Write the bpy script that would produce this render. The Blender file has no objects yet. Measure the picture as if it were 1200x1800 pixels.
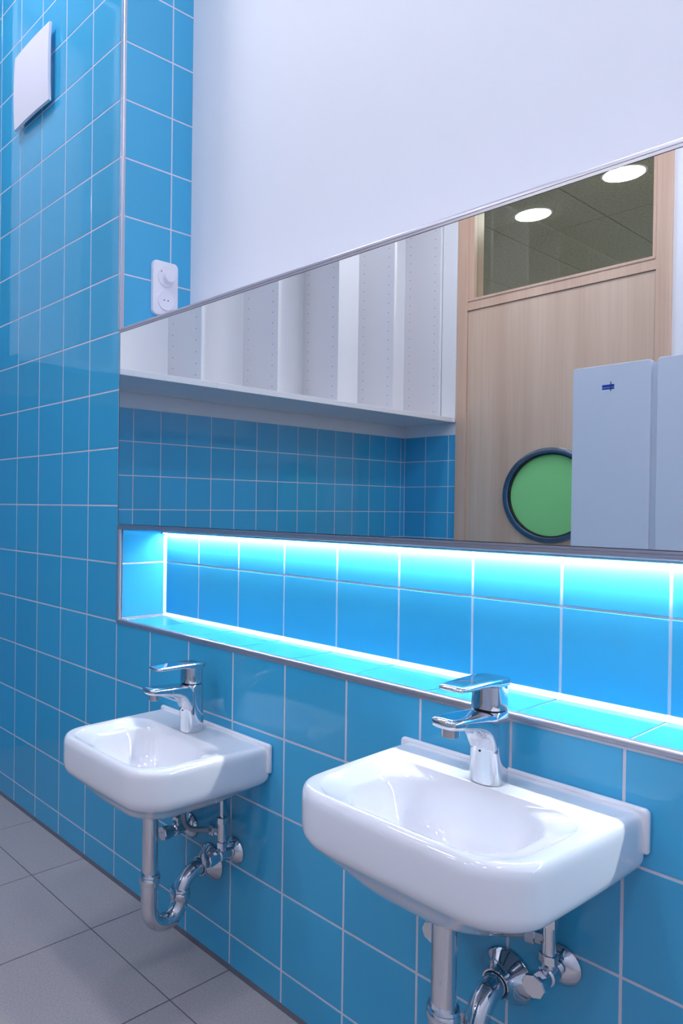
import bpy, bmesh, math, random
from mathutils import Matrix, Vector
random.seed(7)
SC = bpy.context.scene
COL = SC.collection
T = 0.15                      # tile pitch in metres
ZO = 4.47 * T                 # height of the niche sill above the floor
def V(v): return v * T + ZO   # tile row -> height

# ------------------------------------------------------------------ camera
cam_d = bpy.data.cameras.new('camera')
cam = bpy.data.objects.new('camera', cam_d); COL.objects.link(cam)
cr = Vector((0.6117704, 0.79094297, 0.01209089)); cu = Vector((-0.01392445, -0.0045149, 0.99989286))
cf = Vector((-0.79091282, 0.61187321, -0.00825136))
M = Matrix.Identity(4)
for i in range(3):
    M[i][0] = cr[i]; M[i][1] = cu[i]; M[i][2] = -cf[i]
M.translation = Vector((1.58487836, -1.02573621, 0.29971554 + ZO))
cam.matrix_world = M
cam_d.sensor_fit = 'VERTICAL'; cam_d.sensor_height = 36.0
cam_d.lens = 1278.4456 / 1800 * 36.0
cam_d.shift_x = 285.489 / 1800; cam_d.shift_y = 0.75 / 1800
cam_d.clip_start = 0.02
SC.camera = cam

# ------------------------------------------------------------------ world, exposure
w = bpy.data.worlds.new('world'); SC.world = w; w.use_nodes = True
w.node_tree.nodes['Background'].inputs[0].default_value = (0.6, 0.7, 1.0, 1)
w.node_tree.nodes['Background'].inputs[1].default_value = 0.15
SC.view_settings.view_transform = 'Standard'; SC.view_settings.look = 'None'
SC.view_settings.exposure = 1.27; SC.view_settings.gamma = 1.0
SC.view_settings.use_curve_mapping = False
SC.cycles.use_denoising = True
SC.cycles.max_bounces = 14; SC.cycles.diffuse_bounces = 6; SC.cycles.glossy_bounces = 8
SC.cycles.caustics_reflective = False; SC.cycles.caustics_refractive = False
SC.cycles.sample_clamp_indirect = 6.0

LAMP = 26.0                   # radiance of the round ceiling lamps
LAMP_COL = (0.86, 0.88, 1.0)
HALL_LAMP = 42.0
LED = 64.0                    # radiance of the niche strip
LED_COL = (0.96, 0.97, 0.92)

# ------------------------------------------------------------------ materials
def s2l(c):
    return tuple(((x / 255) / 12.92 if x / 255 <= 0.04045 else ((x / 255 + 0.055) / 1.055) ** 2.4) for x in c)
def mat(name, rgb, rough=0.5, metal=0.0, **k):
    m = bpy.data.materials.new(name); m.use_nodes = True
    b = m.node_tree.nodes['Principled BSDF']
    b.inputs['Base Color'].default_value = (*s2l(rgb), 1)
    b.inputs['Roughness'].default_value = rough; b.inputs['Metallic'].default_value = metal
    for kk, v in k.items(): b.inputs[kk].default_value = v
    return m
def nodes(m): return m.node_tree.nodes, m.node_tree.links, m.node_tree.nodes['Principled BSDF']
def bump(m, scale, strength, dist=0.001, detail=2.0, stretch=None):
    N, L, b = nodes(m)
    tc = N.new('ShaderNodeTexCoord'); no = N.new('ShaderNodeTexNoise'); bp = N.new('ShaderNodeBump')
    src = tc.outputs['Object']
    if stretch:
        mp = N.new('ShaderNodeMapping'); mp.inputs['Scale'].default_value = stretch
        L.new(src, mp.inputs['Vector']); src = mp.outputs['Vector']
    L.new(src, no.inputs['Vector']); no.inputs['Scale'].default_value = scale; no.inputs['Detail'].default_value = detail
    bp.inputs['Strength'].default_value = strength; bp.inputs['Distance'].default_value = dist
    L.new(no.outputs['Fac'], bp.inputs['Height']); L.new(bp.outputs['Normal'], b.inputs['Normal'])
    return no
def tint_noise(m, rgb_a, rgb_b, scale, detail=3.0, stretch=None, lo=0.35, hi=0.65):
    N, L, b = nodes(m)
    tc = N.new('ShaderNodeTexCoord'); no = N.new('ShaderNodeTexNoise'); ra = N.new('ShaderNodeValToRGB')
    src = tc.outputs['Object']
    if stretch:
        mp = N.new('ShaderNodeMapping'); mp.inputs['Scale'].default_value = stretch
        L.new(src, mp.inputs['Vector']); src = mp.outputs['Vector']
    L.new(src, no.inputs['Vector']); no.inputs['Scale'].default_value = scale; no.inputs['Detail'].default_value = detail
    ra.color_ramp.elements[0].position = lo; ra.color_ramp.elements[1].position = hi
    ra.color_ramp.elements[0].color = (*s2l(rgb_a), 1); ra.color_ramp.elements[1].color = (*s2l(rgb_b), 1)
    L.new(no.outputs['Fac'], ra.inputs['Fac']); L.new(ra.outputs['Color'], b.inputs['Base Color'])
    return ra
def emit(name, rgb, strength):
    m = bpy.data.materials.new(name); m.use_nodes = True
    N, L = m.node_tree.nodes, m.node_tree.links
    N.clear(); e = N.new('ShaderNodeEmission'); o = N.new('ShaderNodeOutputMaterial')
    e.inputs[0].default_value = (*rgb, 1); e.inputs[1].default_value = strength
    L.new(e.outputs[0], o.inputs[0]); return m

TILE = mat('blue_glazed_tile', (66, 171, 215), 0.05, 0.0)
def tile_variation(m):
    N, L, b = nodes(m)
    oi = N.new('ShaderNodeObjectInfo'); hs = N.new('ShaderNodeHueSaturation'); mr = N.new('ShaderNodeMapRange')
    hs.inputs['Color'].default_value = b.inputs['Base Color'].default_value
    mr.inputs['To Min'].default_value = 0.965; mr.inputs['To Max'].default_value = 1.035
    L.new(oi.outputs['Random'], mr.inputs['Value']); L.new(mr.outputs['Result'], hs.inputs['Value'])
    L.new(hs.outputs['Color'], b.inputs['Base Color'])
tile_variation(TILE); bump(TILE, 9.0, 0.12, 0.0006, 1.0)
GROUT = mat('light_grout', (214, 212, 224), 0.85); bump(GROUT, 400, 0.3, 0.0004)
PLASTER = mat('white_plaster', (232, 233, 238), 0.7); bump(PLASTER, 160, 0.12, 0.0008, 4)
CEILM = mat('white_ceiling_paint', (235, 235, 238), 0.8)
STEEL = mat('brushed_edge_steel', (186, 183, 194), 0.3, 0.8)
CHROME = mat('chrome', (215, 216, 222), 0.035, 1.0)
HOSE = mat('braided_steel', (165, 165, 172), 0.3, 1.0); bump(HOSE, 900, 0.8, 0.001)
BLACK = mat('black_rubber', (22, 23, 26), 0.5)
CERAMIC = mat('white_ceramic', (236, 236, 242), 0.06); nodes(CERAMIC)[2].inputs['Coat Weight'].default_value = 0.4
nodes(CERAMIC)[2].inputs['Coat Roughness'].default_value = 0.03
SILICONE = mat('white_silicone', (238, 240, 246), 0.4)
FJOINT = mat('dark_floor_joint', (92, 92, 102), 0.8)
FLOORT = mat('grey_floor_tile', (150, 146, 150), 0.42)
tint_noise(FLOORT, (166, 156, 156), (188, 177, 175), 240, 5, None, 0.3, 0.7); 
MIRROR = mat('mirror_silver', (246, 248, 248), 0.0, 1.0)
MIRROR_EDGE = mat('mirror_edge', (70, 78, 84), 0.3, 0.5)
LAMI = mat('white_laminate', (230, 230, 232), 0.35)
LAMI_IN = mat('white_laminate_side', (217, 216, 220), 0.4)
HOLE = mat('pin_hole_dark', (120, 120, 128), 0.7)
CUBI = mat('pale_partition_laminate', (222, 226, 236), 0.3)
WOOD = mat('pale_beech_veneer', (205, 180, 158), 0.38)
def wood(m, a, b_, c):
    N, L, bs = nodes(m)
    tc = N.new('ShaderNodeTexCoord'); mp = N.new('ShaderNodeMapping'); mp.inputs['Scale'].default_value = (9, 9, 0.55)
    n1 = N.new('ShaderNodeTexNoise'); n1.inputs['Scale'].default_value = 1.0; n1.inputs['Detail'].default_value = 2
    mp2 = N.new('ShaderNodeMapping'); mp2.inputs['Scale'].default_value = (120, 120, 2.5)
    n2 = N.new('ShaderNodeTexNoise'); n2.inputs['Scale'].default_value = 1.0; n2.inputs['Detail'].default_value = 6
    L.new(tc.outputs['Object'], mp.inputs[0]); L.new(tc.outputs['Object'], mp2.inputs[0])
    L.new(mp.outputs[0], n1.inputs['Vector']); L.new(mp2.outputs[0], n2.inputs['Vector'])
    r1 = N.new('ShaderNodeValToRGB'); r1.color_ramp.elements[0].color = (*s2l(a), 1); r1.color_ramp.elements[1].color = (*s2l(b_), 1)
    r1.color_ramp.elements[0].position = 0.32; r1.color_ramp.elements[1].position = 0.66
    L.new(n1.outputs['Fac'], r1.inputs[0])
    mx = N.new('ShaderNodeMix'); mx.data_type = 'RGBA'
    mr = N.new('ShaderNodeMapRange'); mr.inputs['From Min'].default_value = 0.45; mr.inputs['From Max'].default_value = 0.8
    mr.inputs['To Max'].default_value = 0.3
    L.new(n2.outputs['Fac'], mr.inputs[0]); L.new(mr.outputs[0], mx.inputs[0])
    L.new(r1.outputs[0], mx.inputs[6]); mx.inputs[7].default_value = (*s2l(c), 1)
    L.new(mx.outputs[2], bs.inputs['Base Color'])
wood(WOOD, (204, 174, 150), (220, 194, 170), (184, 152, 130))
WOODF = mat('beech_frame', (205, 175, 152), 0.4); wood(WOODF, (206, 172, 148), (222, 190, 166), (172, 134, 110))
RINGM = mat('blued_steel_ring', (120, 132, 146), 0.22, 0.85)
GREEN = mat('green_satin_glass', (172, 230, 178), 0.25)
def satin(m):
    N, L, b = nodes(m)
    t = N.new('ShaderNodeBsdfTranslucent'); mx = N.new('ShaderNodeMixShader'); mx.inputs[0].default_value = 0.5
    t.inputs[0].default_value = (*s2l((172, 234, 178)), 1)
    L.new(b.outputs[0], mx.inputs[1]); L.new(t.outputs[0], mx.inputs[2]); L.new(mx.outputs[0], N['Material Output'].inputs[0])
satin(GREEN)
PLASTIC = mat('white_plastic', (232, 232, 240), 0.3)
VENTM = mat('white_enamel', (226, 224, 234), 0.35)
INK = mat('blue_print', (28, 66, 168), 0.4)
INKD = mat('dark_blue_print', (30, 48, 110), 0.4)
LABELW = mat('white_sticker', (226, 232, 240), 0.4)
LEDM = emit('led_light', LED_COL, LED)
LAMPM = emit('lamp_light', LAMP_COL, LAMP)
HALLM = emit('hall_lamp_light', (1.0, 0.98, 0.92), HALL_LAMP)
WOOL = mat('grey_wood_wool_board', (150, 150, 140), 0.9)
tint_noise(WOOL, (158, 160, 152), (186, 186, 176), 60, 8)
HALLW = mat('hall_wall_paint', (208, 207, 202), 0.8)
HALLF = mat('hall_floor_lino', (170, 162, 145), 0.5)
LIGHTJ = mat('dark_board_joint', (60, 60, 56), 0.9)
GLASS = bpy.data.materials.new('clear_pane'); GLASS.use_nodes = True
def glass(m):
    N, L = m.node_tree.nodes, m.node_tree.links
    N.clear(); o = N.new('ShaderNodeOutputMaterial'); mx = N.new('ShaderNodeMixShader'); fr = N.new('ShaderNodeFresnel')
    tr = N.new('ShaderNodeBsdfTransparent'); gl = N.new('ShaderNodeBsdfGlossy')
    tr.inputs[0].default_value = (0.86, 0.89, 0.87, 1); gl.inputs['Roughness'].default_value = 0.0; fr.inputs[0].default_value = 1.5
    L.new(fr.outputs[0], mx.inputs[0]); L.new(tr.outputs[0], mx.inputs[1]); L.new(gl.outputs[0], mx.inputs[2]); L.new(mx.outputs[0], o.inputs[0])
glass(GLASS)

# ------------------------------------------------------------------ helpers
def link(o, parent=None):
    COL.objects.link(o)
    if parent is not None: o.parent = parent
    return o
def tag(o, label=None, cat=None, group=None, kind=None):
    if label: o['label'] = label
    if cat: o['category'] = cat
    if group: o['group'] = group
    if kind: o['kind'] = kind
    return o
def empty(name, loc, parent=None):
    o = bpy.data.objects.new(name, None); o.empty_display_size = 0.05; o.location = loc
    return link(o, parent)
def obj(name, bm, material, parent=None, smooth=False, bevel=0.0, angle=None, seg=2, subsurf=0):
    me = bpy.data.meshes.new(name); bmesh.ops.recalc_face_normals(bm, faces=bm.faces[:]); bm.to_mesh(me); bm.free()
    me.materials.append(material)
    if smooth or angle is not None:
        me.polygons.foreach_set('use_smooth', [True] * len(me.polygons))
        if angle is not None and hasattr(me, 'set_sharp_from_angle'): me.set_sharp_from_angle(angle=math.radians(angle))
    o = bpy.data.objects.new(name, me); link(o)
    if parent is not None:
        o.parent = parent; o.matrix_parent_inverse = Matrix.Translation(-parent.location) if parent.parent is None else Matrix.Translation(-(parent.matrix_parent_inverse.inverted() @ Vector((0, 0, 0)))) if False else Matrix.Translation(-WL(parent))
    if bevel:
        md = o.modifiers.new('bevel', 'BEVEL'); md.width = bevel; md.segments = seg; md.limit_method = 'ANGLE'
    if subsurf:
        md = o.modifiers.new('sub', 'SUBSURF'); md.levels = subsurf; md.render_levels = subsurf
    return o
def WL(o):
    # world location of an object built here: empties sit at their location, meshes at the origin
    if o.type == 'EMPTY' and o.parent is None: return Vector(o.location)
    return Vector((0, 0, 0))
def BM(): return bmesh.new()
def box(bm, x0, x1, y0, y1, z0, z1):
    v = [bm.verts.new(p) for p in ((x0,y0,z0),(x1,y0,z0),(x1,y1,z0),(x0,y1,z0),(x0,y0,z1),(x1,y0,z1),(x1,y1,z1),(x0,y1,z1))]
    for f in ((0,1,2,3),(4,7,6,5),(0,4,5,1),(1,5,6,2),(2,6,7,3),(3,7,4,0)): bm.faces.new([v[i] for i in f])
    return bm
def boxm(*a): return box(BM(), *a)
def loft(bm, rings, cap0=True, cap1=True, closed=True):
    vs = [[bm.verts.new(p) for p in r] for r in rings]
    n = len(vs[0])
    for a, b in zip(vs, vs[1:]):
        for i in range(n if closed else n - 1):
            j = (i + 1) % n
            bm.faces.new((a[i], a[j], b[j], b[i]))
    if cap0: bm.faces.new(list(reversed(vs[0])))
    if cap1: bm.faces.new(vs[-1])
    return vs
def frame_of(t):
    t = t.normalized(); a = Vector((0, 0, 1)) if abs(t.z) < 0.9 else Vector((1, 0, 0))
    u = t.cross(a).normalized(); return u, t.cross(u).normalized()
def tube(bm, pts, r, n=20, caps=True):
    pts = [Vector(p) for p in pts]; rr = r if isinstance(r, (list, tuple)) else [r] * len(pts)
    t0 = (pts[1] - pts[0]).normalized(); u, v = frame_of(t0); rings = []
    for i, p in enumerate(pts):
        if 0 < i < len(pts) - 1:
            t = ((pts[i] - pts[i-1]).normalized() + (pts[i+1] - pts[i]).normalized()).normalized()
        elif i == 0: t = t0
        else: t = (pts[-1] - pts[-2]).normalized()
        u = (u - t * u.dot(t)).normalized(); v = t.cross(u)
        rings.append([p + (u * math.cos(a) + v * math.sin(a)) * rr[i] for a in (2 * math.pi * k / n for k in range(n))])
    loft(bm, rings, caps, caps); return bm
def arc(c, a_dir, b_dir, r, d0, d1, n=12):
    c = Vector(c); a_dir = Vector(a_dir); b_dir = Vector(b_dir)
    return [c + (a_dir * math.cos(math.radians(d0 + (d1 - d0) * k / n)) + b_dir * math.sin(math.radians(d0 + (d1 - d0) * k / n))) * r for k in range(n + 1)]
def lathe(bm, c, axis, prof, n=32):
    # prof: (radius, distance along axis)
    c = Vector(c); ax = Vector(axis).normalized(); u, v = frame_of(ax)
    rings = [[c + ax * h + (u * math.cos(a) + v * math.sin(a)) * max(r, 1e-5) for a in (2 * math.pi * k / n for k in range(n))] for r, h in prof]
    loft(bm, rings); return bm
def prism(bm, poly, axis, a0, a1):
    # poly in the two axes other than `axis`, extruded along it
    def P(p, a):
        q = list(p); q.insert(axis, a); return tuple(q)
    A = [bm.verts.new(P(p, a0)) for p in poly]; B = [bm.verts.new(P(p, a1)) for p in poly]
    n = len(poly)
    for i in range(n): bm.faces.new((A[i], A[(i+1) % n], B[(i+1) % n], B[i]))
    bm.faces.new(list(reversed(A))); bm.faces.new(B); return bm

# -- tiles: one mesh per size, one object per tile
_tm = {}
def tile_mesh(wd, ht, material, th=0.006, bev=0.0007, drop=0.0005, nm='tile'):
    key = (round(wd, 4), round(ht, 4), material.name)
    if key in _tm: return _tm[key]
    bm = BM(); a, b = wd / 2, ht / 2
    R = lambda s, z: [(-a + s, -b + s, z), (a - s, -b + s, z), (a - s, b - s, z), (-a + s, b - s, z)]
    loft(bm, [R(0, -th), R(0, -drop), R(bev * 0.4, -drop * 0.3), R(bev, 0)])
    bmesh.ops.recalc_face_normals(bm, faces=bm.faces[:])
    me = bpy.data.meshes.new(nm); bm.to_mesh(me); bm.free(); me.materials.append(material); _tm[key] = me
    return me
def tile(parent, c, u, v, wd, ht, material=TILE, nm='wall_tile', wob=0.0012):
    u = Vector(u); v = Vector(v); n = u.cross(v)
    o = bpy.data.objects.new(nm, tile_mesh(wd, ht, material, nm=nm))
    R = Matrix((u, v, n)).transposed().to_4x4()
    R = Matrix.Translation(Vector(c)) @ R @ Matrix.Rotation(random.uniform(-wob, wob), 4, 'X') @ Matrix.Rotation(random.uniform(-wob, wob), 4, 'Y')
    link(o, parent); o.matrix_local = R
    return o
J = 0.0040
def grid(parent, org, u, v, us, vs, material=TILE, nm='wall_tile', skip=None, joint=J, wob=0.0012):
    org = Vector(org); U = Vector(u); W = Vector(v)
    for i in range(len(us) - 1):
        for k in range(len(vs) - 1):
            a0, a1, b0, b1 = us[i], us[i+1], vs[k], vs[k+1]
            if skip and skip((a0 + a1) / 2, (b0 + b1) / 2): continue
            wd, ht = a1 - a0 - joint, b1 - b0 - joint
            if wd < 0.012 or ht < 0.012: continue
            tile(parent, org + U * (a0 + a1) / 2 + W * (b0 + b1) / 2, u, v, wd, ht, material, nm, wob)
def cuts(lo, hi, off=0.0):
    # grid lines at (k + off) * T inside [lo, hi] (in tiles), with the two ends
    out = [lo * T]; k = math.floor(lo - off) + 1
    while k + off < hi - 1e-6:
        if k + off > lo + 1e-6: out.append((k + off) * T)
        k += 1
    out.append(hi * T); return out

XL, XR, YB, HC = -7.2, 18.0, -18.45, 3.0     # side wall, right wall, door wall (tiles), ceiling (m)
DEEP = 1.546                                 # setback of the white wall above the mirror
NB = 1.0                                     # niche depth
G = 0.0006                                   # grout lies this far behind the glaze
FZ = 0.0

# ------------------------------------------------------------------ the setting
# floor
bm = boxm(XL*T - 0.1, XR*T + 0.1, YB*T - 0.02, 0.3, -0.12, -0.0012)
floor = tag(obj('floor', bm, FJOINT), 'grey square tiled washroom floor with dark joints', 'floor', kind='structure')
us = cuts(XL, XR, 0.04 - 0.0) ; us = [XL*T] + [ (1.04 + 2*k) * T for k in range(-4, 9) if XL < 1.04 + 2*k < XR] + [XR*T]
vs = sorted([YB*T] + [(-1.07 - 2*k) * T for k in range(0, 9) if -1.07 - 2*k > YB] + [-0.001])
grid(floor, (0, 0, 0), (1, 0, 0), (0, 1, 0), us, vs, FLOORT, 'floor_tile', joint=0.0028, wob=0.0004)
# front wall (pre-wall with mirror and niche)
bm = BM()
box(bm, XL*T, -0.03, G, DEEP*T + 0.1, 0, HC); box(bm, -0.03, -G, G, DEEP*T + 0.1, 0, V(5.03)); box(bm, -0.03, -0.004, G, 0.02, V(5.03), HC)
box(bm, 0, XR*T, G, DEEP*T + 0.1, 0, V(0.02))
box(bm, 0, XR*T, 0.008, DEEP*T + 0.1, V(1.62), V(5.03))
box(bm, 0, XR*T, NB*T + G, DEEP*T + 0.1, V(0.02), V(1.62))
front = tag(obj('wall_front', bm, GROUT), 'blue tiled wall behind the two wash basins with white joints', 'wall', kind='structure')
grid(front, (0, 0, ZO), (1, 0, 0), (0, 0, 1), cuts(XL, 0.0), cuts(-4.445, (HC - ZO) / T))
grid(front, (0, 0, ZO), (1, 0, 0), (0, 0, 1), cuts(0.0, XR), cuts(-4.445, -0.012))
# niche tiles
niche = tag(obj('wall_niche', boxm(0.03*T, 0.03*T + 0.002, 0.012, NB*T, V(0.05), V(1.6)), GROUT), 'blue tiled strip lit shelf niche below the mirror', 'niche', kind='structure')
NX = 0.05                                    # niche left face
grid(niche, (0, NB*T, ZO), (1, 0, 0), (0, 0, 1), [NX*T + 0.003] + cuts(1.0, XR), [0.035*T + 0.004, 1.0*T, 1.60*T])
grid(niche, (NX*T, 0, ZO), (0, 1, 0), (0, 0, 1), [0.011, NB*T - 0.003], [0.035*T + 0.003, 1.0*T, 1.60*T])
grid(niche, (0, 0, V(0.035)), (1, 0, 0), (0, 1, 0), [NX*T + 0.002] + cuts(1.0, XR), [0.010, NB*T - 0.004])
obj('niche_soffit', boxm(NX*T, XR*T, 0.012, NB*T, V(1.60), V(1.62)), PLASTER, niche)
s = 0.008
bm = prism(BM(), [(NB*T, V(0.035)), (NB*T - s, V(0.035)), (NB*T, V(0.035) + s)], 0, NX*T, XR*T)
prism(bm, [(NX*T, NB*T), (NX*T + s * .8, NB*T), (NX*T, NB*T - s * .8)], 2, V(0.035), V(1.6))
prism(bm, [(0.012, V(0.035)), (NB*T, V(0.035)), (NB*T, V(0.035) + 0.0005), (0.012, V(0.035) + 0.0005)][:4], 0, NX*T, NX*T + 0.004)
obj('silicone_seam', bm, SILICONE, niche)
# return face beside the mirror and white wall above
ret = tag(obj('wall_return', boxm(-0.0299, -G, 0.004, DEEP*T, V(5.03), HC), GROUT), 'narrow blue tiled return wall left of the white wall', 'wall', kind='structure')
grid(ret, (0, 0, ZO), (0, 1, 0), (0, 0, 1), [0.010, 1.077*T, DEEP*T + 0.001], [5.04*T] + cuts(6.0, (HC - ZO) / T))
white = tag(obj('wall_upper', boxm(-0.02, XR*T + 0.1, DEEP*T, DEEP*T + 0.12, V(5.0), HC), PLASTER), 'plain white plastered wall set back above the mirror', 'wall', kind='structure')
# side wall
side = tag(obj('wall_left', boxm(XL*T - 0.12, XL*T - G, YB*T - 0.02, DEEP*T, 0, HC), PLASTER), 'blue tiled side wall under the open white cabinet', 'wall', kind='structure')
SO = -0.11                                   # rows there sit slightly lower
gb = obj('grout_bed', boxm(XL*T - 0.004, XL*T - G + 0.0002, YB*T, 0, 0, V(4.87)), GROUT, side)
ys = [YB*T, YB*T + 0.27*T] + [YB*T + (0.27 + k) * T for k in range(1, 18)] + [0]
grid(side, (XL*T, 0, ZO), (0, 1, 0), (0, 0, 1), ys, [-4.45*T] + cuts(-4.0 + SO, 4.87, SO))
# door wall with opening
DX0, DX1, DZ = -4.92, 2.18, 13.9
bm = BM(); W0, W1 = YB*T - 0.14, YB*T
box(bm, XL*T - 0.1, DX0*T, W0, W1 - G, 0, HC); box(bm, DX1*T, XR*T + 0.1, W0, W1 - G, 0, HC); box(bm, DX0*T, DX1*T, W0, W1 - G, V(DZ), HC)
back = tag(obj('wall_back', bm, PLASTER), 'white wall around the wooden door with blue tiles beside it', 'wall', kind='structure')
obj('grout_bed', boxm(XL*T, DX0*T, W1 - 0.004, W1 - G + 0.0002, 0, V(4.87)), GROUT, back)
grid(back, (0, YB*T, ZO), (-1, 0, 0), (0, 0, 1), [-DX0*T, 5.25*T, 6.25*T, -XL*T], [-4.45*T] + cuts(-4.0 + SO, 4.87, SO))
tag(obj('wall_right', boxm(XR*T, XR*T + 0.1, YB*T - 0.02, DEEP*T, 0, HC), PLASTER), 'plain white wall on the right of the washroom', 'wall', kind='structure')
tag(obj('ceiling', boxm(XL*T - 0.1, XR*T + 0.1, YB*T - 0.02, DEEP*T + 0.1, HC, HC + 0.1), CEILM), 'white ceiling with round lamps over the basins', 'ceiling', kind='structure')
# edge trims
def quad_profile(c0, c1, s0, s1, r=0.010, groove=True):
    # square profile with a rounded outer corner and a fine groove, corner at (c0,c1), body towards (s0,s1)
    pts = [(r, 0)] if False else []
    P = [(0.011, -0.0012), (0.0075, -0.0012), (0.0070, -0.0002), (0.0062, -0.0002), (0.0057, -0.0012), (0.0022, -0.0012), (0.0002, -0.0006),
         (-0.0006, 0.0002), (-0.0012, 0.0022), (-0.0012, 0.0057), (-0.0002, 0.0062), (-0.0002, 0.0070), (-0.0012, 0.0075), (-0.0012, 0.011), (0.011, 0.011)]
    return [(c0 + s0 * a, c1 + s1 * b) for a, b in P]
def rnd_profile(c0, c1, s0, s1, r=0.0085):
    P = [(r, -0.001)] + [(r - (r + 0.001) * math.sin(math.radians(a)), r - (r + 0.001) * math.cos(math.radians(a))) for a in range(10, 90, 10)] + [(-0.001, r), (r, r)]
    return [(c0 + s0 * a, c1 + s1 * b) for a, b in P]
def trim(n, bm, label): return tag(obj('trim_%d' % n, bm, STEEL, angle=40), label, 'trim', kind='structure')
trim(1, prism(BM(), rnd_profile(0.0005, -0.0, -1, 1), 2, V(5.045), HC), 'upright steel corner strip left of the white wall')
trim(2, prism(BM(), quad_profile(-0.0, V(5.045), 1, -1), 0, 0.0, XR*T), 'long steel edge strip along the top of the mirror')
trim(3, prism(BM(), quad_profile(-0.0, V(1.605), 1, 1), 0, 0.0, XR*T), 'steel edge strip between mirror and lit niche')
trim(4, prism(BM(), quad_profile(-0.0, V(0.04), 1, -1), 0, 0.0, XR*T), 'steel edge strip along the sill of the niche')
trim(5, prism(BM(), rnd_profile(NX*T, 0.0, -1, 1, 0.0075), 2, V(0.04), V(1.605)), 'short upright steel strip at the left end of the niche')
trim(6, prism(BM(), [(0.0012, 0), (0.0012, 0.008), (-0.002, 0.0045), (-0.007, 0.0)], 0, XL*T, XR*T), 'dark joint between floor and blue tiled wall')
bpy.data.objects['trim_6'].data.materials.clear(); bpy.data.objects['trim_6'].data.materials.append(FJOINT)

# ------------------------------------------------------------------ mirror
mr = empty('wall_mirror', (0, 0, V(1.68)))
obj('glass', boxm(0.018*T, XR*T - 0.003, 0.0, 0.005, V(1.685), V(4.968)), MIRROR, mr)
bm = boxm(0.004*T, 0.016*T, -0.0003, 0.005, V(1.685), V(4.968))
box(bm, 0.004*T, XR*T, -0.0003, 0.005, V(4.968), V(4.976))
obj('dark_edge', bm, MIRROR_EDGE, mr)
tag(mr, 'long frameless wall mirror flush with the blue tiles', 'mirror')

# ------------------------------------------------------------------ led strip in the niche
led = empty('led_strip', (NX*T, 0.93*T, V(1.55)))
LY0, LY1, LZ = 0.92*T, 0.978*T, 1.53
bm = boxm(NX*T + 0.006, XR*T - 0.01, LY0 - 0.0012, LY1 + 0.0012, V(LZ) + 0.004, V(1.60))
box(bm, NX*T + 0.006, XR*T - 0.01, LY0 - 0.0012, LY0, V(LZ) - 0.001, V(LZ) + 0.004); box(bm, NX*T + 0.006, XR*T - 0.01, LY1, LY1 + 0.0012, V(LZ) - 0.001, V(LZ) + 0.004)
obj('profile', bm, STEEL, led)
bm = BM(); bm.faces.new([bm.verts.new(q) for q in ((NX*T + 0.008, LY0, V(LZ)), (NX*T + 0.008, LY1, V(LZ)), (XR*T - 0.012, LY1, V(LZ)), (XR*T - 0.012, LY0, V(LZ)))])
box(bm, NX*T + 0.008, XR*T - 0.012, LY0 + 0.0001, LY1 - 0.0001, V(LZ) + 0.0003, V(LZ) + 0.0035)
obj('diffuser', bm, LEDM, led)
obj('end_cap', box(boxm(NX*T + 0.001, NX*T + 0.006, LY0 - 0.002, LY1 + 0.001, V(LZ) - 0.004, V(1.60)), NX*T + 0.006, NX*T + 0.010, LY0 + 0.002, LY0 + 0.006, V(LZ) - 0.009, V(LZ) - 0.002), STEEL, led)
tag(led, 'white light strip under the top of the niche', 'light strip')

# ------------------------------------------------------------------ wash basins
def rrect(w, yb, yf, rf, rb, z, cx, tap=0.0, bow=0.0, nc=9, ns=7):
    # closed outline, back edge first; x = +-w, y from yb (wall side) to yf (room side), all in tiles
    pts = []; rf = min(rf, w * .98, (yb - yf) * .6); rb = min(rb, w * .98, (yb - yf) * .38)
    cor = [((w - rb), (yb - rb), rb, 90, 0), ((w - rf), (yf + rf), rf, 0, -90), (-(w - rf), (yf + rf), rf, -90, -180), (-(w - rb), (yb - rb), rb, 180, 90)]
    L = []
    for (cx_, cy_, r, a0, a1) in cor:
        L.append([(cx_ + r * math.cos(math.radians(a0 + (a1 - a0) * k / nc)), cy_ + r * math.sin(math.radians(a0 + (a1 - a0) * k / nc))) for k in range(nc + 1)])
    out = []
    for i in range(4):
        out += L[i]; a = L[i][-1]; b = L[(i + 1) % 4][0]
        for k in range(1, ns): out.append((a[0] + (b[0] - a[0]) * k / ns, a[1] + (b[1] - a[1]) * k / ns))
    res = []
    for x, y in out:
        t = max(0.0, min(1.0, -y / 2.0))
        x2 = x * (1 - tap * t ** 1.6); y2 = y - bow * t * (1 - min(1, (x / 1.2) ** 2))
        res.append(Vector((cx + x2 * T, y2 * T, z)))
    return res
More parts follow.
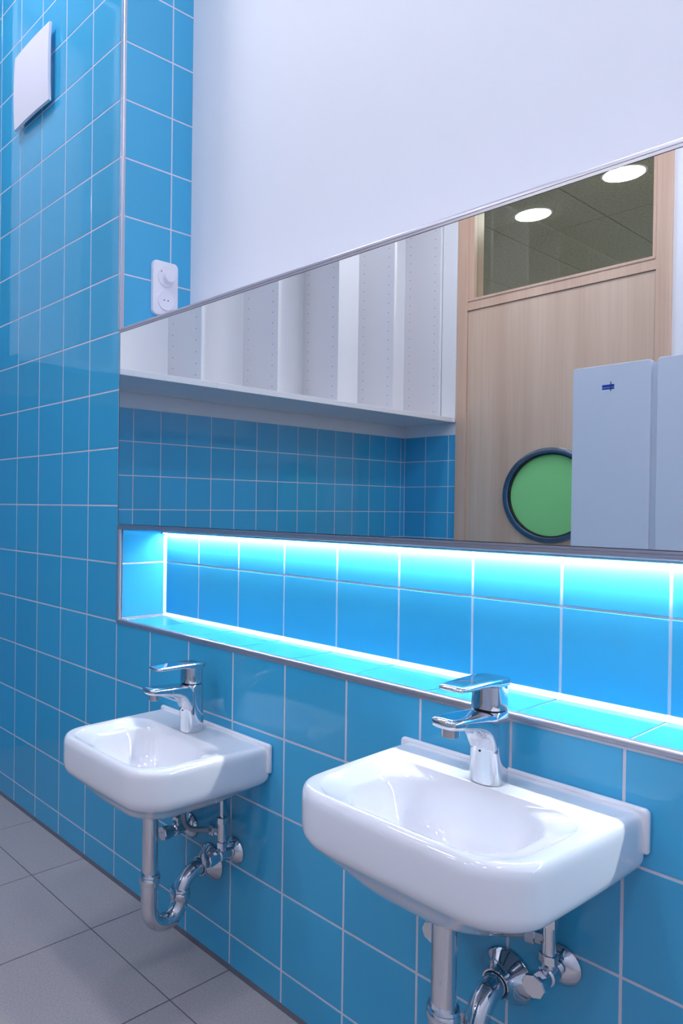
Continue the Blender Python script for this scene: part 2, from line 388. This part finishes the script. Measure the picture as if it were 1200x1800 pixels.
def basin(cx, zd, label):
    # cx in tiles; zd: deck height in tiles
    root = empty('wash_basin', (cx*T, 0, V(zd) - 0.14)); c = cx * T
    spec = [ # w, yback, yfront, rf, rb, z
        (0.12, -0.98, -1.22, .12, .12, -.665), (0.34, -.84, -1.38, .26, .24, -.64), (0.56, -.72, -1.55, .38, .36, -.53),
        (0.68, -.665, -1.65, .44, .42, -.36), (0.745, -.635, -1.715, .47, .44, -.19), (0.785, -.615, -1.755, .48, .44, -.105), (0.82, -.605, -1.78, .47, .43, -.072),
        (0.92, -.59, -1.83, .41, .36, -.040), (0.985, -.58, -1.862, .37, .33, -.018), (0.998, -.575, -1.872, .36, .325, -.006), (1.012, -.57, -1.88, .35, .32, 0.0),
        (1.08, -.03, -1.915, .34, .03, 0.001), (1.115, -.02, -1.948, .37, .03, -.006), (1.145, -.015, -1.975, .40, .03, -.03), (1.16, -.01, -1.992, .42, .03, -.07), (1.165, -.01, -2.0, .43, .03, -.12),
        (1.165, -.01, -2.0, .43, .03, -.36), (1.158, -.01, -1.992, .43, .03, -.42), (1.135, -.06, -1.965, .42, .04, -.47), (1.10, -.14, -1.93, .40, .05, -.505),
        (1.02, -.24, -1.87, .42, .1, -.56), (0.92, -.33, -1.80, .44, .15, -.635), (0.78, -.45, -1.70, .44, .2, -.75), (0.56, -.62, -1.57, .38, .25, -.86), (0.30, -.82, -1.40, .26, .22, -.92), (0.15, -.97, -1.23, .13, .13, -.93)]
    bm = BM(); rings = [rrect(w_, yb, yf, rf, rb, V(zd + z), c, 0.07, 0.03) for (w_, yb, yf, rf, rb, z) in spec]
    loft(bm, rings)
    obj('bowl', bm, CERAMIC, root, smooth=True, subsurf=2)
    # flange against the wall
    bm = BM(); a, zt, zb, r = 1.207*T, V(zd) + 0.0055, V(zd) - 0.0515, 0.007
    out = [(c - a, zb)] + [(c - a + r - r * math.cos(math.radians(k)), zt - r + r * math.sin(math.radians(k))) for k in range(0, 91, 15)] + \
          [(c + a - r + r * math.sin(math.radians(k)), zt - r + r * math.cos(math.radians(k))) for k in range(0, 91, 15)] + [(c + a, zb)]
    prism(bm, out, 1, -0.0105, -0.0002)
    obj('wall_flange', bm, CERAMIC, root, bevel=0.004, seg=4, angle=50)
    bm = BM(); lathe(bm, (c, -1.1*T, V(zd - .664)), (0, 0, 1), [(0.0165, -0.004), (0.0165, 0.0015), (0.014, 0.0025), (0.012, -0.0005), (0.006, -0.0005), (0.005, 0.0), (0.0, 0.0)])
    obj('drain', bm, CHROME, root, angle=40)
    return tag(root, label, 'wash basin', 'white wash basins')
def faucet(cx, zd, label):
    c = cx * T; z0 = V(zd) + 0.0003
    root = empty('basin_faucet', (c, -0.062, z0))
    def sec(y, z, ang, a, b, e=2.6, n=36):
        # superellipse across x (half b) and across the path in the y-z plane (half a); ang = lean of the path from vertical, towards the room
        d = math.radians(ang); nv = Vector((0, math.cos(d), math.sin(d)))   # direction across the path (towards the wall / upwards)
        out = []
        for k in range(n):
            t = 2 * math.pi * k / n; cs, sn = math.cos(t), math.sin(t)
            out.append(Vector((c, y, z0 + z)) + Vector((1, 0, 0)) * b * math.copysign(abs(cs) ** (2 / e), cs) + nv * a * math.copysign(abs(sn) ** (2 / e), sn))
        return out
    mm = 0.001
    S = [(-61.5, 0, 24, 22.5), (-61.5, 1.5, 24.3, 22.8), (-61.5, 20, 23.8, 22.2), (-62, 42, 23.8, 21.8), (-62, 62, 24, 21.8), (-62, 82, 23.6, 22.2), (-62, 97, 23.4, 22.4), (-62, 99.5, 22, 21)]
    bm = BM(); loft(bm, [sec(y*mm, z*mm, 0, a*mm, b*mm, 2.7) for y, z, a, b in S])
    body = obj('body', bm, CHROME, root, angle=50)
    # spout: upright slices running out over the bowl, top nearly level, underside sweeping into the body
    Q = [(-58, 30, 99.6, 20), (-78, 36, 100, 21.4), (-84.5, 48, 100.2, 21.9), (-90, 59, 100.4, 22), (-97, 68, 100.8, 22), (-107, 75, 101.4, 22), (-122, 80.5, 102.2, 21.8), (-140, 84.5, 103.2, 21.2), (-158, 87.5, 104, 20.2), (-170, 89.5, 104.4, 18.8), (-176, 91.5, 104, 16.8), (-178.5, 94.5, 102.6, 14)]
    def slc(y, zb, zt, b, e=4.2, n=40):
        out = []
        for k in range(n):
            t = 2 * math.pi * k / n; cs, sn = math.cos(t), math.sin(t)
            ee = e if sn > 0 else 2.8
            out.append(Vector((c + b * math.copysign(abs(cs) ** (2 / ee), cs), y, z0 + (zb + zt) / 2 + (zt - zb) / 2 * math.copysign(abs(sn) ** (2 / ee), sn))))
        return out
    bm = BM(); loft(bm, [slc(y*mm, zb*mm, zt*mm, b*mm) for y, zb, zt, b in Q])
    obj('spout', bm, CHROME, root, smooth=True)
    bm = BM(); lathe(bm, (c, -0.062, z0 + 0.0985), (0, 0, 1), [(0.0205, 0), (0.0205, 0.003)], 36)
    obj('gap_ring', bm, BLACK, root, angle=50)
    bm = BM(); loft(bm, [sec(y*mm, z*mm, 0, a*mm, b*mm, 2.4) for y, z, a, b in [(-62, 101.5, 22, 21.5), (-62, 102.5, 23.2, 22.4), (-62, 112, 23, 22.3), (-62, 128, 22.6, 22), (-62, 138, 22, 21.5)]])
    obj('cartridge_cap', bm, CHROME, root, angle=50)
    # lever: flat plate above the cap reaching out over the spout
    L = [(-37, 134, 141, 13), (-38.5, 132.5, 143, 17.5), (-44, 131.5, 144.6, 20.8), (-54, 131, 145.4, 22.4), (-72, 131.5, 145.8, 22.8), (-86, 133.5, 145.8, 22.4), (-98, 136, 145.8, 21.6), (-116, 136.2, 145.4, 20.8), (-138, 136.2, 144.8, 20), (-154, 136.8, 144.4, 19), (-160, 137.6, 144, 17), (-162, 139, 142.6, 15)]
    bm = BM(); loft(bm, [slc(y*mm, zb*mm, zt*mm, b*mm, 5.0) for y, zb, zt, b in L])
    obj('lever', bm, CHROME, root, smooth=True)
    bm = BM(); lathe(bm, (c, -0.158, z0 + 0.0785), (0, -0.10, 1), [(0.0095, 0), (0.0115, 0.0012), (0.0115, 0.016)], 28)
    aer = obj('aerator', bm, CHROME, root, angle=40)
    bm = BM(); lathe(bm, (c, -0.0858, z0 + 0.0455), (0, -1, 0.0), [(0.0016, -0.004), (0.0016, 0.0006), (0.0009, 0.0007)], 14)
    obj('grub_screw', bm, BLACK, root, angle=40)
    return tag(root, label, 'faucet', 'chrome basin faucets')
def trap(cx, zd, label):
    c = cx * T; z = lambda v: V(zd + v)
    root = empty('drain_trap', (c, 0, z(-2.9)))
    y1, y2, r = -1.10*T, -0.575*T, 0.0162
    R = (y2 - y1) / 2; zb = -2.30
    bm = BM(); tube(bm, [(c, y1, z(-.90)), (c, y1, z(-1.90))], r); obj('tail_pipe', bm, CHROME, root, angle=40)
    bm = BM()
    tube(bm, [(c, y1, z(-1.88)), (c, y1, z(zb))] + arc((c, (y1 + y2) / 2, z(zb)), (0, -1, 0), (0, 0, -1), R, 6, 180, 22) + [(c, y2, z(-2.25))], r * 1.1, 24)
    obj('u_bend', bm, CHROME, root, angle=50)
    x2 = c + 0.08 * T
    def ring(x, y, zz, nm='slip_nut'):
        bm = BM(); lathe(bm, (x, y, zz), (0, 0, 1), [(0.0165, -0.011), (0.0195, -0.010), (0.0215, -0.003), (0.0215, 0.003), (0.0195, 0.006), (0.0212, 0.009), (0.0200, 0.0125), (0.0165, 0.0125)], 36)
        obj(nm, bm, CHROME, root, angle=45)
    ring(c, y1, z(-1.90)); ring(c, y2, z(-2.26))
    Re = 0.050; zt = z(-1.98)
    bm = BM(); tube(bm, [(c, y2, z(-2.27))] + arc((c, y2 + Re, zt - Re), (0, -1, 0), (0, 0, 1), Re, 0, 90, 18) + [(c, -0.012, zt)], r, 24)
    obj('elbow', bm, CHROME, root, angle=50)
    bm = BM(); lathe(bm, (c, -0.001, zt), (0, -1, 0), [(0.038, 0), (0.0385, 0.003), (0.036, 0.007), (0.027, 0.016), (0.0205, 0.030), (0.0195, 0.034), (0.0166, 0.034)], 40)
    obj('wall_rosette', bm, CHROME, root, angle=35)
    bm = BM(); lathe(bm, (c, -0.034, zt), (0, -1, 0), [(0.0164, 0), (0.0176, 0.0005), (0.0176, 0.0015), (0.0164, 0.002)], 30)
    obj('seal', bm, BLACK, root, angle=35)
    return tag(root, label, 'drain trap', 'chrome drain traps')
def valve(x, zv, up, label):
    # angle valve on the wall: rosette, body, hexagonal outlet nut and round handle
    X, Z = x * T, V(zv)
    root = empty('angle_valve', (X, 0, Z - 0.03))
    bm = BM(); lathe(bm, (X, -0.001, Z), (0, -1, 0), [(0.0265, 0), (0.027, 0.002), (0.025, 0.005), (0.017, 0.011), (0.0105, 0.013)], 32); obj('rosette', bm, CHROME, root, angle=35)
    bm = BM(); lathe(bm, (X, -0.010, Z), (0, -1, 0), [(0.0095, 0), (0.0095, 0.012), (0.0115, 0.013), (0.0125, 0.02), (0.0125, 0.036), (0.010, 0.038), (0.010, 0.046)], 24)
    lathe(bm, (X, -0.038, Z), (0, 0, 1), [(0.0085, 0), (0.0085, 0.018)], 20); obj('body', bm, CHROME, root, angle=35)
    bm = BM(); lathe(bm, (X, -0.038, Z + 0.016), (0, 0, 1), [(0.0095, 0), (0.0118, 0.001), (0.0118, 0.012), (0.0095, 0.013)], 6); obj('outlet_nut', bm, CHROME, root, angle=30)
    bm = BM(); lathe(bm, (X, -0.052, Z), (0, -1, 0), [(0.0095, 0), (0.0125, 0.002), (0.0135, 0.008), (0.0150, 0.014), (0.0155, 0.026), (0.0145, 0.028), (0.0, 0.028)], 8); obj('handle', bm, CHROME, root, angle=25)
    if up:
        bm = BM(); tube(bm, [(X, -0.038, Z + 0.027), (X, -0.038, Z + 0.070)], 0.0085, 18); obj('tee_pipe', bm, CHROME, root, angle=40)
        bm = BM(); lathe(bm, (X, -0.038, Z + 0.065), (0, 0, 1), [(0.009, 0), (0.0115, 0.001), (0.0115, 0.013), (0.008, 0.014)], 6); obj('top_nut', bm, CHROME, root, angle=30)
        bm = BM(); lathe(bm, (X - 0.006, -0.040, Z + 0.046), (-1, -0.25, 0), [(0.008, 0), (0.008, 0.010), (0.0108, 0.011), (0.0108, 0.022), (0.008, 0.023)], 6); obj('side_nut', bm, CHROME, root, angle=30)
        bm = BM(); tube(bm, [(X, -0.038, Z + 0.075), (X, -0.039, Z + 0.15)], 0.0045, 12); obj('riser_tube', bm, CHROME, root, angle=40)
    return tag(root, label, 'valve', 'chrome angle valves')
def hose(x0, zv, x1, label, tee):
    z = V(zv); pts = []
    if tee:  # from the tee of the right valve round to the mixer
        P = [Vector((x1*T - 0.026, -0.0455, z + 0.046)), Vector((x1*T - 0.05, -0.052, z + 0.038)), Vector((x1*T - 0.078, -0.058, z + 0.032)), Vector((x1*T - 0.098, -0.060, z + 0.046)), Vector((x1*T - 0.102, -0.054, z + 0.09)), Vector((x1*T - 0.096, -0.040, z + 0.138))]
    else:
        P = [Vector((x0*T, -0.038, z + 0.028)), Vector((x0*T - 0.002, -0.036, z + 0.06)), Vector((x0*T + 0.0, -0.034, z + 0.10)), Vector((x0*T + 0.008, -0.032, z + 0.138))]
    for i in range(len(P) - 1):
        p0 = P[max(i-1, 0)]; p1 = P[i]; p2 = P[i+1]; p3 = P[min(i+2, len(P)-1)]
        for k in range(10):
            t = k / 10
            pts.append(0.5 * ((2*p1) + (-p0+p2)*t + (2*p0-5*p1+4*p2-p3)*t*t + (-p0+3*p1-3*p2+p3)*t**3))
    pts.append(P[-1])
    bm = BM(); tube(bm, pts, 0.0058, 14)
    o = obj('supply_hose', bm, HOSE, None, angle=60)
    return tag(o, label, 'hose', 'braided supply hoses')

BL, BR = 2.60, 7.01
ZL, ZR = -1.152, -0.512
basin(BL, ZL, 'white wash basin mounted lower, the left one further from the camera')
basin(BR, ZR, 'large foreground white wash basin mounted higher on the right')
faucet(BL, ZL, 'chrome single lever faucet on the lower left wash basin')
faucet(BR, ZR, 'chrome single lever faucet on the foreground right wash basin')
trap(BL, ZL, 'chrome drain trap curving to the wall under the left basin')
trap(BR, ZR, 'chrome drain trap under the foreground right basin')
VZ = -1.62
for c_, z_, nm in ((BL, ZL, 'lower left'), (BR, ZR, 'foreground right')):
    valve(c_ - 0.5, z_ + VZ, False, 'chrome angle valve left of the trap under the %s basin' % nm)
    valve(c_ + 0.5, z_ + VZ, True, 'chrome angle valve with tee right of the trap under the %s basin' % nm)
    hose(c_ - 0.5, z_ + VZ, c_ + 0.5, 'braided hose rising from the left valve under the %s basin' % nm, False)
    hose(c_ - 0.5, z_ + VZ, c_ + 0.5, 'braided hose looping from the tee under the %s basin' % nm, True)

# ------------------------------------------------------------------ wall plate on the return face
def plate():
    y0, y1, z0, z1 = 0.645*T, 1.205*T, V(5.41), V(6.375); yc = (y0 + y1) / 2
    root = empty('switch_plate', (0, yc, z0))
    r = 0.014; th = 0.010
    def outline(s):
        out = []
        for cy, cz, a0 in ((y1 - r, z1 - r, 0), (y0 + r, z1 - r, 90), (y0 + r, z0 + r, 180), (y1 - r, z0 + r, 270)):
            for k in range(7):
                a = math.radians(a0 + 15 * k); out.append((cy + (r - s) * math.cos(a), cz + (r - s) * math.sin(a)))
        return out
    bm = BM(); loft(bm, [[Vector((x, a, b)) for a, b in outline(s)] for x, s in ((0.0002, 0), (th - 0.003, 0), (th - 0.0008, 0.0008), (th, 0.003))])
    obj('frame', bm, PLASTIC, root, angle=50)
    zu, zd = V(6.10), V(5.68); R = 0.0275
    bm = BM(); lathe(bm, (th - 0.001, yc, zu), (1, 0, 0), [(R, 0), (R, 0.003), (R - 0.001, 0.004), (0, 0.004)], 40); obj('dial_disc', bm, PLASTIC, root, angle=40)
    bm = BM(); lathe(bm, (th + 0.002, yc + 0.004, zu), (1, 0, 0), [(0.017, 0), (0.0168, 0.012), (0.0158, 0.0135), (0, 0.0138)], 36); obj('knob', bm, PLASTIC, root, angle=40)
    bm = BM(); lathe(bm, (th + 0.0025, yc - 0.017, zu + 0.012), (1, 0, 0), [(0.0016, 0), (0.0016, 0.001)], 12); obj('indicator', bm, BLACK, root)
    bm = BM(); loft(bm, [[Vector((x, yc + rr * math.cos(a), zd + rr * math.sin(a))) for a in (2*math.pi*k/40 for k in range(40))] for x, rr in ((th - 0.001, R), (th + 0.0025, R), (th + 0.0035, R - 0.001))], True, False)
    loft(bm, [[Vector((x, yc + rr * math.cos(a), zd + rr * math.sin(a))) for a in (2*math.pi*k/40 for k in range(40))] for x, rr in ((th + 0.0035, R - 0.001), (th + 0.003, R - 0.004), (th + 0.0015, 0.0005))], False, True)
    obj('socket_insert', bm, PLASTIC, root, angle=40)
    for s in (-0.0065, 0.0065):
        bm = BM(); lathe(bm, (th + 0.0012, yc + s, zd), (1, 0, 0), [(0.0017, 0), (0.0017, 0.0016)], 12); obj('pin_hole', bm, BLACK, root)
    tag(root, 'white wall plate with round knob above a socket beside the mirror', 'wall plate')
plate()

# ------------------------------------------------------------------ bowed cover plate high on the tiles
def cover():
    x0, x1, z0, z1 = -4.02*T, -2.44*T, V(9.98), V(11.53); xm = (x0 + x1) / 2; zm = (z0 + z1) / 2
    root = empty('vent_cover', (xm, 0, z0))
    def face(d, ins, bulge, n=14):
        V_ = []
        for k in range(n + 1):
            row = []
            for i in range(n + 1):
                a, b = i / n * 2 - 1, k / n * 2 - 1
                row.append(Vector((xm + a * ((x1 - x0) / 2 - ins), -(d + bulge * (1 - a * a) * 0.45 + bulge * (1 - b * b) * 0.55), zm + b * ((z1 - z0) / 2 - ins))))
            V_.append(row)
        return V_
    bm = BM(); A = face(0.021, 0.0015, 0.007); B = face(0.013, 0.0, 0.007); n = 14
    va = [[bm.verts.new(p) for p in r_] for r_ in A]; vb = [[bm.verts.new(p) for p in r_] for r_ in B]
    for k in range(n):
        for i in range(n):
            bm.faces.new((va[k][i], va[k][i+1], va[k+1][i+1], va[k+1][i])); bm.faces.new((vb[k][i], vb[k+1][i], vb[k+1][i+1], vb[k][i+1]))
    for i in range(n):
        for P, Q in ((va[0], vb[0]), (va[n], vb[n])): bm.faces.new((P[i], P[i+1], Q[i+1], Q[i]))
        bm.faces.new((va[i][0], va[i+1][0], vb[i+1][0], vb[i][0])); bm.faces.new((va[i][n], va[i+1][n], vb[i+1][n], vb[i][n]))
    obj('cover_plate', bm, VENTM, root, angle=45)
    obj('wall_box', boxm(x0 + 0.03, x1 - 0.03, -0.016, -0.0002, z0 + 0.03, z1 - 0.03), PLASTIC, root)
    tag(root, 'white square bowed cover plate high on the blue tiles', 'vent cover')
cover()

# ------------------------------------------------------------------ open cabinet on the side wall (seen in the mirror)
def cabinet():
    xb, xf, xd = XL*T + 0.001, -5.0*T, -5.55*T
    z0, z1 = V(5.33), HC - 0.10; y0, y1 = YB*T + 0.001, -0.5*T; th = 0.019
    root = empty('wall_cabinet', (xb, y0, z0))
    ym = -6.5*T
    for a, b in ((y0, ym - 0.0006), (ym + 0.0006, y1)):
        obj('bottom_board', boxm(xb + 0.005, xf, a, b, z0, z0 + 0.026), LAMI, root, bevel=0.0015)
    obj('back_panel', boxm(xb, xb + 0.008, y0, y1, z0 + 0.026, z1), LAMI, root)
    obj('top_board', boxm(xb, xd, y0, y1, z1, z1 + th), LAMI, root)
    obj('filler_strip', boxm(xd, -4.93*T, y0, y0 + 0.012, z0, z1), LAMI, root, bevel=0.001)
    for yf in (-0.5, -3.4, -6.42, -9.5, -12.35, -15.38, -18.27):
        f = yf*T + (th/2 if yf < -1 else 0)
        d = obj('divider', boxm(xb + 0.008, xd, f - th, f, z0 + 0.026, z1), LAMI_IN, root)
        obj('edge_band', boxm(xd, xd + 0.0012, f - th, f, z0 + 0.026, z1), LAMI, d)
        bm = BM()
        for xx in (xb + 0.045, xd - 0.035):
            k = 0
            while z0 + 0.07 + k * 0.05 < z1 - 0.03:
                zz = z0 + 0.07 + k * 0.05; n = 8
                vsn = [bm.verts.new((xx + 0.0027 * math.cos(2*math.pi*i/n), f + 0.0004, zz + 0.0027 * math.sin(2*math.pi*i/n))) for i in range(n)]
                vs2 = [bm.verts.new((xx + 0.0027 * math.cos(2*math.pi*i/n), f - 0.004, zz + 0.0027 * math.sin(2*math.pi*i/n))) for i in range(n)]
                bm.faces.new(vsn)
                for i in range(n): bm.faces.new((vsn[i], vsn[(i+1) % n], vs2[(i+1) % n], vs2[i]))
                k += 1
        tag(obj('shelf_pin_holes', bm, HOLE, d), kind='stuff')
    tag(root, 'open white cabinet with drilled dividers seen in the mirror', 'cabinet')
cabinet()

# ------------------------------------------------------------------ wooden door with porthole and glazed transom
def door():
    y = YB*T; root = empty('door_1', ((DX0 + DX1) / 2 * T, y, 0))
    L0, L1, LT = -4.49, 1.74, 9.45; yf = y + 0.012; yb = y - 0.15
    G0, G1, GZ0, GZ1 = -4.28, 1.64, 9.86, 13.45
    for a, b in ((DX0, L0 - 0.01), (L1 + 0.01, DX1)):
        obj('jamb', boxm(a*T, b*T, yb, yf, 0, V(DZ)), WOODF, root, bevel=0.001)
    obj('head', boxm((L0 - .01)*T, (L1 + .01)*T, yb, yf - 0.0005, V(GZ1), V(DZ)), WOODF, root)
    obj('transom_rail', boxm((L0 - .01)*T, (L1 + .01)*T, yb, yf - 0.0005, V(LT) + 0.002, V(GZ0)), WOODF, root, bevel=0.001)
    for a, b in ((L0 - .01, G0), (G1, L1 + .01)):
        obj('glazing_stop', boxm(a*T, b*T, y - 0.035, yf - 0.006, V(GZ0), V(GZ1)), WOODF, root)
    obj('transom_pane', boxm((L0)*T, (L1)*T, y - 0.030, y - 0.024, V(GZ0) - 0.002, V(GZ1) + 0.002), GLASS, root)
    obj('glazing_bead', boxm(L0*T, L1*T, yf - 0.0055, yf + 0.004, V(GZ0) - 0.010, V(GZ0) + 0.003), WOODF, root, bevel=0.001)
    # leaf with a round hole
    xc, zc, R = -1.39*T, V(2.53), 1.50*T
    bm = BM(); n = 64; x0, x1, z0, z1 = L0*T, L1*T, 0.006, V(LT) - 0.001
    def onrect(a):
        dx, dz = math.cos(a), math.sin(a)
        t = min((x1 - xc) / dx if dx > 1e-9 else 9e9, (x0 - xc) / dx if dx < -1e-9 else 9e9, (z1 - zc) / dz if dz > 1e-9 else 9e9, (z0 - zc) / dz if dz < -1e-9 else 9e9)
        return xc + dx * t, zc + dz * t
    angs = sorted([2*math.pi*k/n for k in range(n)] + [math.atan2(b - zc, a - xc) % (2*math.pi) for a in (x0, x1) for b in (z0, z1)])
    yl0, yl1 = y + 0.004, y - 0.040
    rings = [[Vector((onrect(a)[0], yy, onrect(a)[1])) for a in angs] if o_ else [Vector((xc + R*math.cos(a), yy, zc + R*math.sin(a))) for a in angs] for o_, yy in ((0, yl0), (1, yl0), (1, yl1), (0, yl1), (0, yl0))]
    loft(bm, rings, False, False); bmesh.ops.remove_doubles(bm, verts=bm.verts[:], dist=1e-6)
    leaf = obj('leaf', bm, WOOD, root)
    bm = BM(); lathe(bm, (xc, yl0, zc), (0, 1, 0), [(1.645*T, 0), (1.64*T, 0.006), (1.60*T, 0.010), (1.50*T, 0.011), (1.455*T, 0.008), (1.445*T, -0.004)], 80)
    bm.faces.ensure_lookup_table()
    for f in [f for f in bm.faces if len(f.verts) > 10]: bm.faces.remove(f)
    ring = obj('porthole_ring', bm, RINGM, leaf, angle=40)
    bm = BM(); lathe(bm, (xc, yl0, zc), (0, 1, 0), [(1.45*T, 0.004), (1.45*T, 0.0055), (1.405*T, 0.004), (1.40*T, -0.014), (1.44*T, -0.016)], 80)
    for f in [f for f in bm.faces if len(f.verts) > 10]: bm.faces.remove(f)
    obj('porthole_gasket', bm, BLACK, leaf, angle=40)
    bm = BM(); lathe(bm, (xc, yl0 - 0.02, zc), (0, 1, 0), [(1.49*T, 0), (1.49*T, 0.008)], 80); obj('porthole_pane', bm, GREEN, leaf, angle=40)
    bm = BM(); hx = (L1 - 0.45)*T
    lathe(bm, (hx, yl0, V(2.6)), (0, 1, 0), [(0.024, 0), (0.024, 0.006), (0.022, 0.008), (0.009, 0.008), (0.009, 0.045)], 28)
    tube(bm, [(hx, yl0 + 0.045, V(2.6)), (hx - 0.02, yl0 + 0.05, V(2.6)), (hx - 0.12, yl0 + 0.05, V(2.6))], 0.009, 16)
    obj('door_handle', bm, STEEL, leaf, angle=40)
    tag(root, 'pale wooden door with green porthole and glazed transom in the mirror', 'door', kind='structure')
door()

# ------------------------------------------------------------------ toilet cubicle partition behind the camera (seen in the mirror)
def rpanel(x0, x1, y0, y1, z0, z1, r=0.012):
    out = []
    for cx, cz, a0 in ((x1 - r, z1 - r, 0), (x0 + r, z1 - r, 90), (x0 + r, z0 + r, 180), (x1 - r, z0 + r, 270)):
        for k in range(7):
            a = math.radians(a0 + 15 * k); out.append((cx + r * math.cos(a), cz + r * math.sin(a)))
    return prism(BM(), out, 1, y0, y1)
def cubicle():
    y = -12.0*T; zt = V(5.53); zb = 0.12
    root = empty('toilet_cubicle', (2.2*T, y, 0))
    pil = obj('pilaster', rpanel(2.19*T, 3.92*T, y - 0.028, y, zb, zt, 0.008), CUBI, root, bevel=0.002)
    obj('hinge_strip', boxm(3.90*T, 4.07*T, y - 0.030, y - 0.016, zb, zt - 0.010), CUBI, root)
    dr = obj('cubicle_door', rpanel(4.05*T, 8.6*T, y - 0.028, y, zb, zt + 0.002, 0.008), CUBI, root, bevel=0.002)
    bm = BM(); lathe(bm, (8.1*T, y, V(2.5)), (0, 1, 0), [(0.02, 0), (0.02, 0.004), (0.009, 0.005), (0.009, 0.02), (0.018, 0.022), (0.018, 0.034), (0, 0.036)], 24); obj('door_knob', bm, STEEL, dr, angle=40)
    obj('pilaster', rpanel(8.63*T, 9.6*T, y - 0.028, y, zb, zt, 0.008), CUBI, root, bevel=0.002)
    obj('side_panel', boxm(2.23*T, 2.23*T + 0.028, YB*T + 0.002, y - 0.030, zb, zt - 0.002), CUBI, root, bevel=0.002)
    obj('side_panel', boxm(9.35*T, 9.35*T + 0.028, YB*T + 0.002, y - 0.030, zb, zt - 0.002), CUBI, root, bevel=0.002)
    for x in (2.5, 3.6, 9.1):
        bm = BM(); lathe(bm, (x*T, y - 0.014, 0.0002), (0, 0, 1), [(0.026, 0), (0.026, 0.006), (0.010, 0.010), (0.010, zb - 0.0002)], 20); obj('foot', bm, STEEL, root, angle=40)
    st = obj('maker_sticker', boxm(2.84*T, 3.145*T, y, y + 0.0006, V(4.875), V(5.055)), LABELW, pil)
    bm = boxm(2.87*T, 3.14*T, y + 0.0006, y + 0.0012, V(4.985), V(5.05)); box(bm, 2.87*T, 3.14*T, y + 0.0006, y + 0.0012, V(4.935), V(4.975)); obj('blue_mark', bm, INK, pil)
    obj('mark_stroke', boxm(3.055*T, 3.075*T, y + 0.0012, y + 0.0016, V(4.89), V(5.115)), INKD, pil)
    tag(root, 'pale blue white toilet cubicle front with small blue mark in the mirror', 'partition')
cubicle()

# ------------------------------------------------------------------ hallway beyond the transom
HY0, HY1, HX0, HX1 = -6.6, YB*T - 0.14, -2.9, 2.6
tag(obj('floor_hall', boxm(HX0, HX1, HY0, HY1 + 0.12, -0.1, -0.0005), HALLF), 'dark hallway floor beyond the wooden door', 'floor', kind='structure')
tag(obj('wall_hall', box(box(boxm(HX0 - .1, HX1 + .1, HY0 - 0.1, HY0, 0, 3.2), HX0 - .1, HX0, HY0, HY1, 0, 3.2), HX1, HX1 + .1, HY0, HY1, 0, 3.2), HALLW), 'dim painted hallway walls beyond the transom', 'wall', kind='structure')
hc = tag(obj('ceiling_hall', boxm(HX0 - .1, HX1 + .1, HY0 - .1, HY1, HC + 0.012, HC + 0.1), LIGHTJ), 'grey board ceiling of the hallway seen through the transom', 'ceiling', kind='structure')
xs = [-0.60 + 0.62 * k for k in range(-4, 6)]; xs = [HX0] + [x for x in xs if HX0 < x < HX1] + [HX1]
ysn = [HY0] + [y_ for y_ in (-4.35 - 1.2, -4.35, -4.35 + 1.2) if HY0 < y_ < HY1] + [HY1]
for i in range(len(xs) - 1):
    for k in range(len(ysn) - 1):
        obj('ceiling_board', boxm(xs[i] + .003, xs[i+1] - .003, ysn[k] + .003, ysn[k+1] - .003, HC, HC + 0.012), WOOL, hc)
def lamp(x, y, z, m, label, group, r=0.11):
    root = empty('ceiling_lamp', (x, y, z))
    bm = BM(); lathe(bm, (x, y, z), (0, 0, -1), [(r + 0.012, -0.0005), (r + 0.012, 0.003), (r, 0.006), (r - 0.002, 0.003)], 40); obj('rim', bm, PLASTIC, root, angle=40)
    bm = BM(); lathe(bm, (x, y, z), (0, 0, -1), [(r - 0.001, 0.0), (r - 0.001, 0.0065), (r - 0.004, 0.0075)], 40); obj('diffuser', bm, m, root)
    return tag(root, label, 'lamp', group)
lamp(-0.90, -3.93, HC, HALLM, 'round hallway lamp left in the transom reflection', 'round hallway lamps')
for x, y, w_ in ((0.55, -5.2, 'opposite the wooden door'), (1.6, -3.8, 'nearest the right end of the hallway'), (-2.2, -5.2, 'at the left end of the hallway'), (1.6, -5.2, 'in the far right hallway corner'), (-0.9, -5.6, 'by the far hallway wall')):
    lamp(x, y, HC, HALLM, 'added unseen hallway fill lamp ' + w_, 'round hallway lamps')  # unseen fill lamps, added only to brighten the hallway and its ceiling
lamp(-0.26, -3.74, HC, HALLM, 'round hallway lamp right in the transom reflection', 'round hallway lamps')
# ceiling lamps of the washroom
for x, y, w_ in ((-0.35, -0.47, 'over the left end of the mirror'), (0.75, -0.47, 'over the two wash basins'), (1.85, -0.47, 'over the right end of the mirror'),
                 (-0.40, -2.15, 'in front of the wooden door'), (0.70, -2.15, 'over the toilet cubicle door'), (1.80, -2.15, 'right of the toilet cubicle')):
    lamp(x, y, HC, LAMPM, 'round washroom ceiling lamp ' + w_, 'washroom ceiling lamps', 0.12)
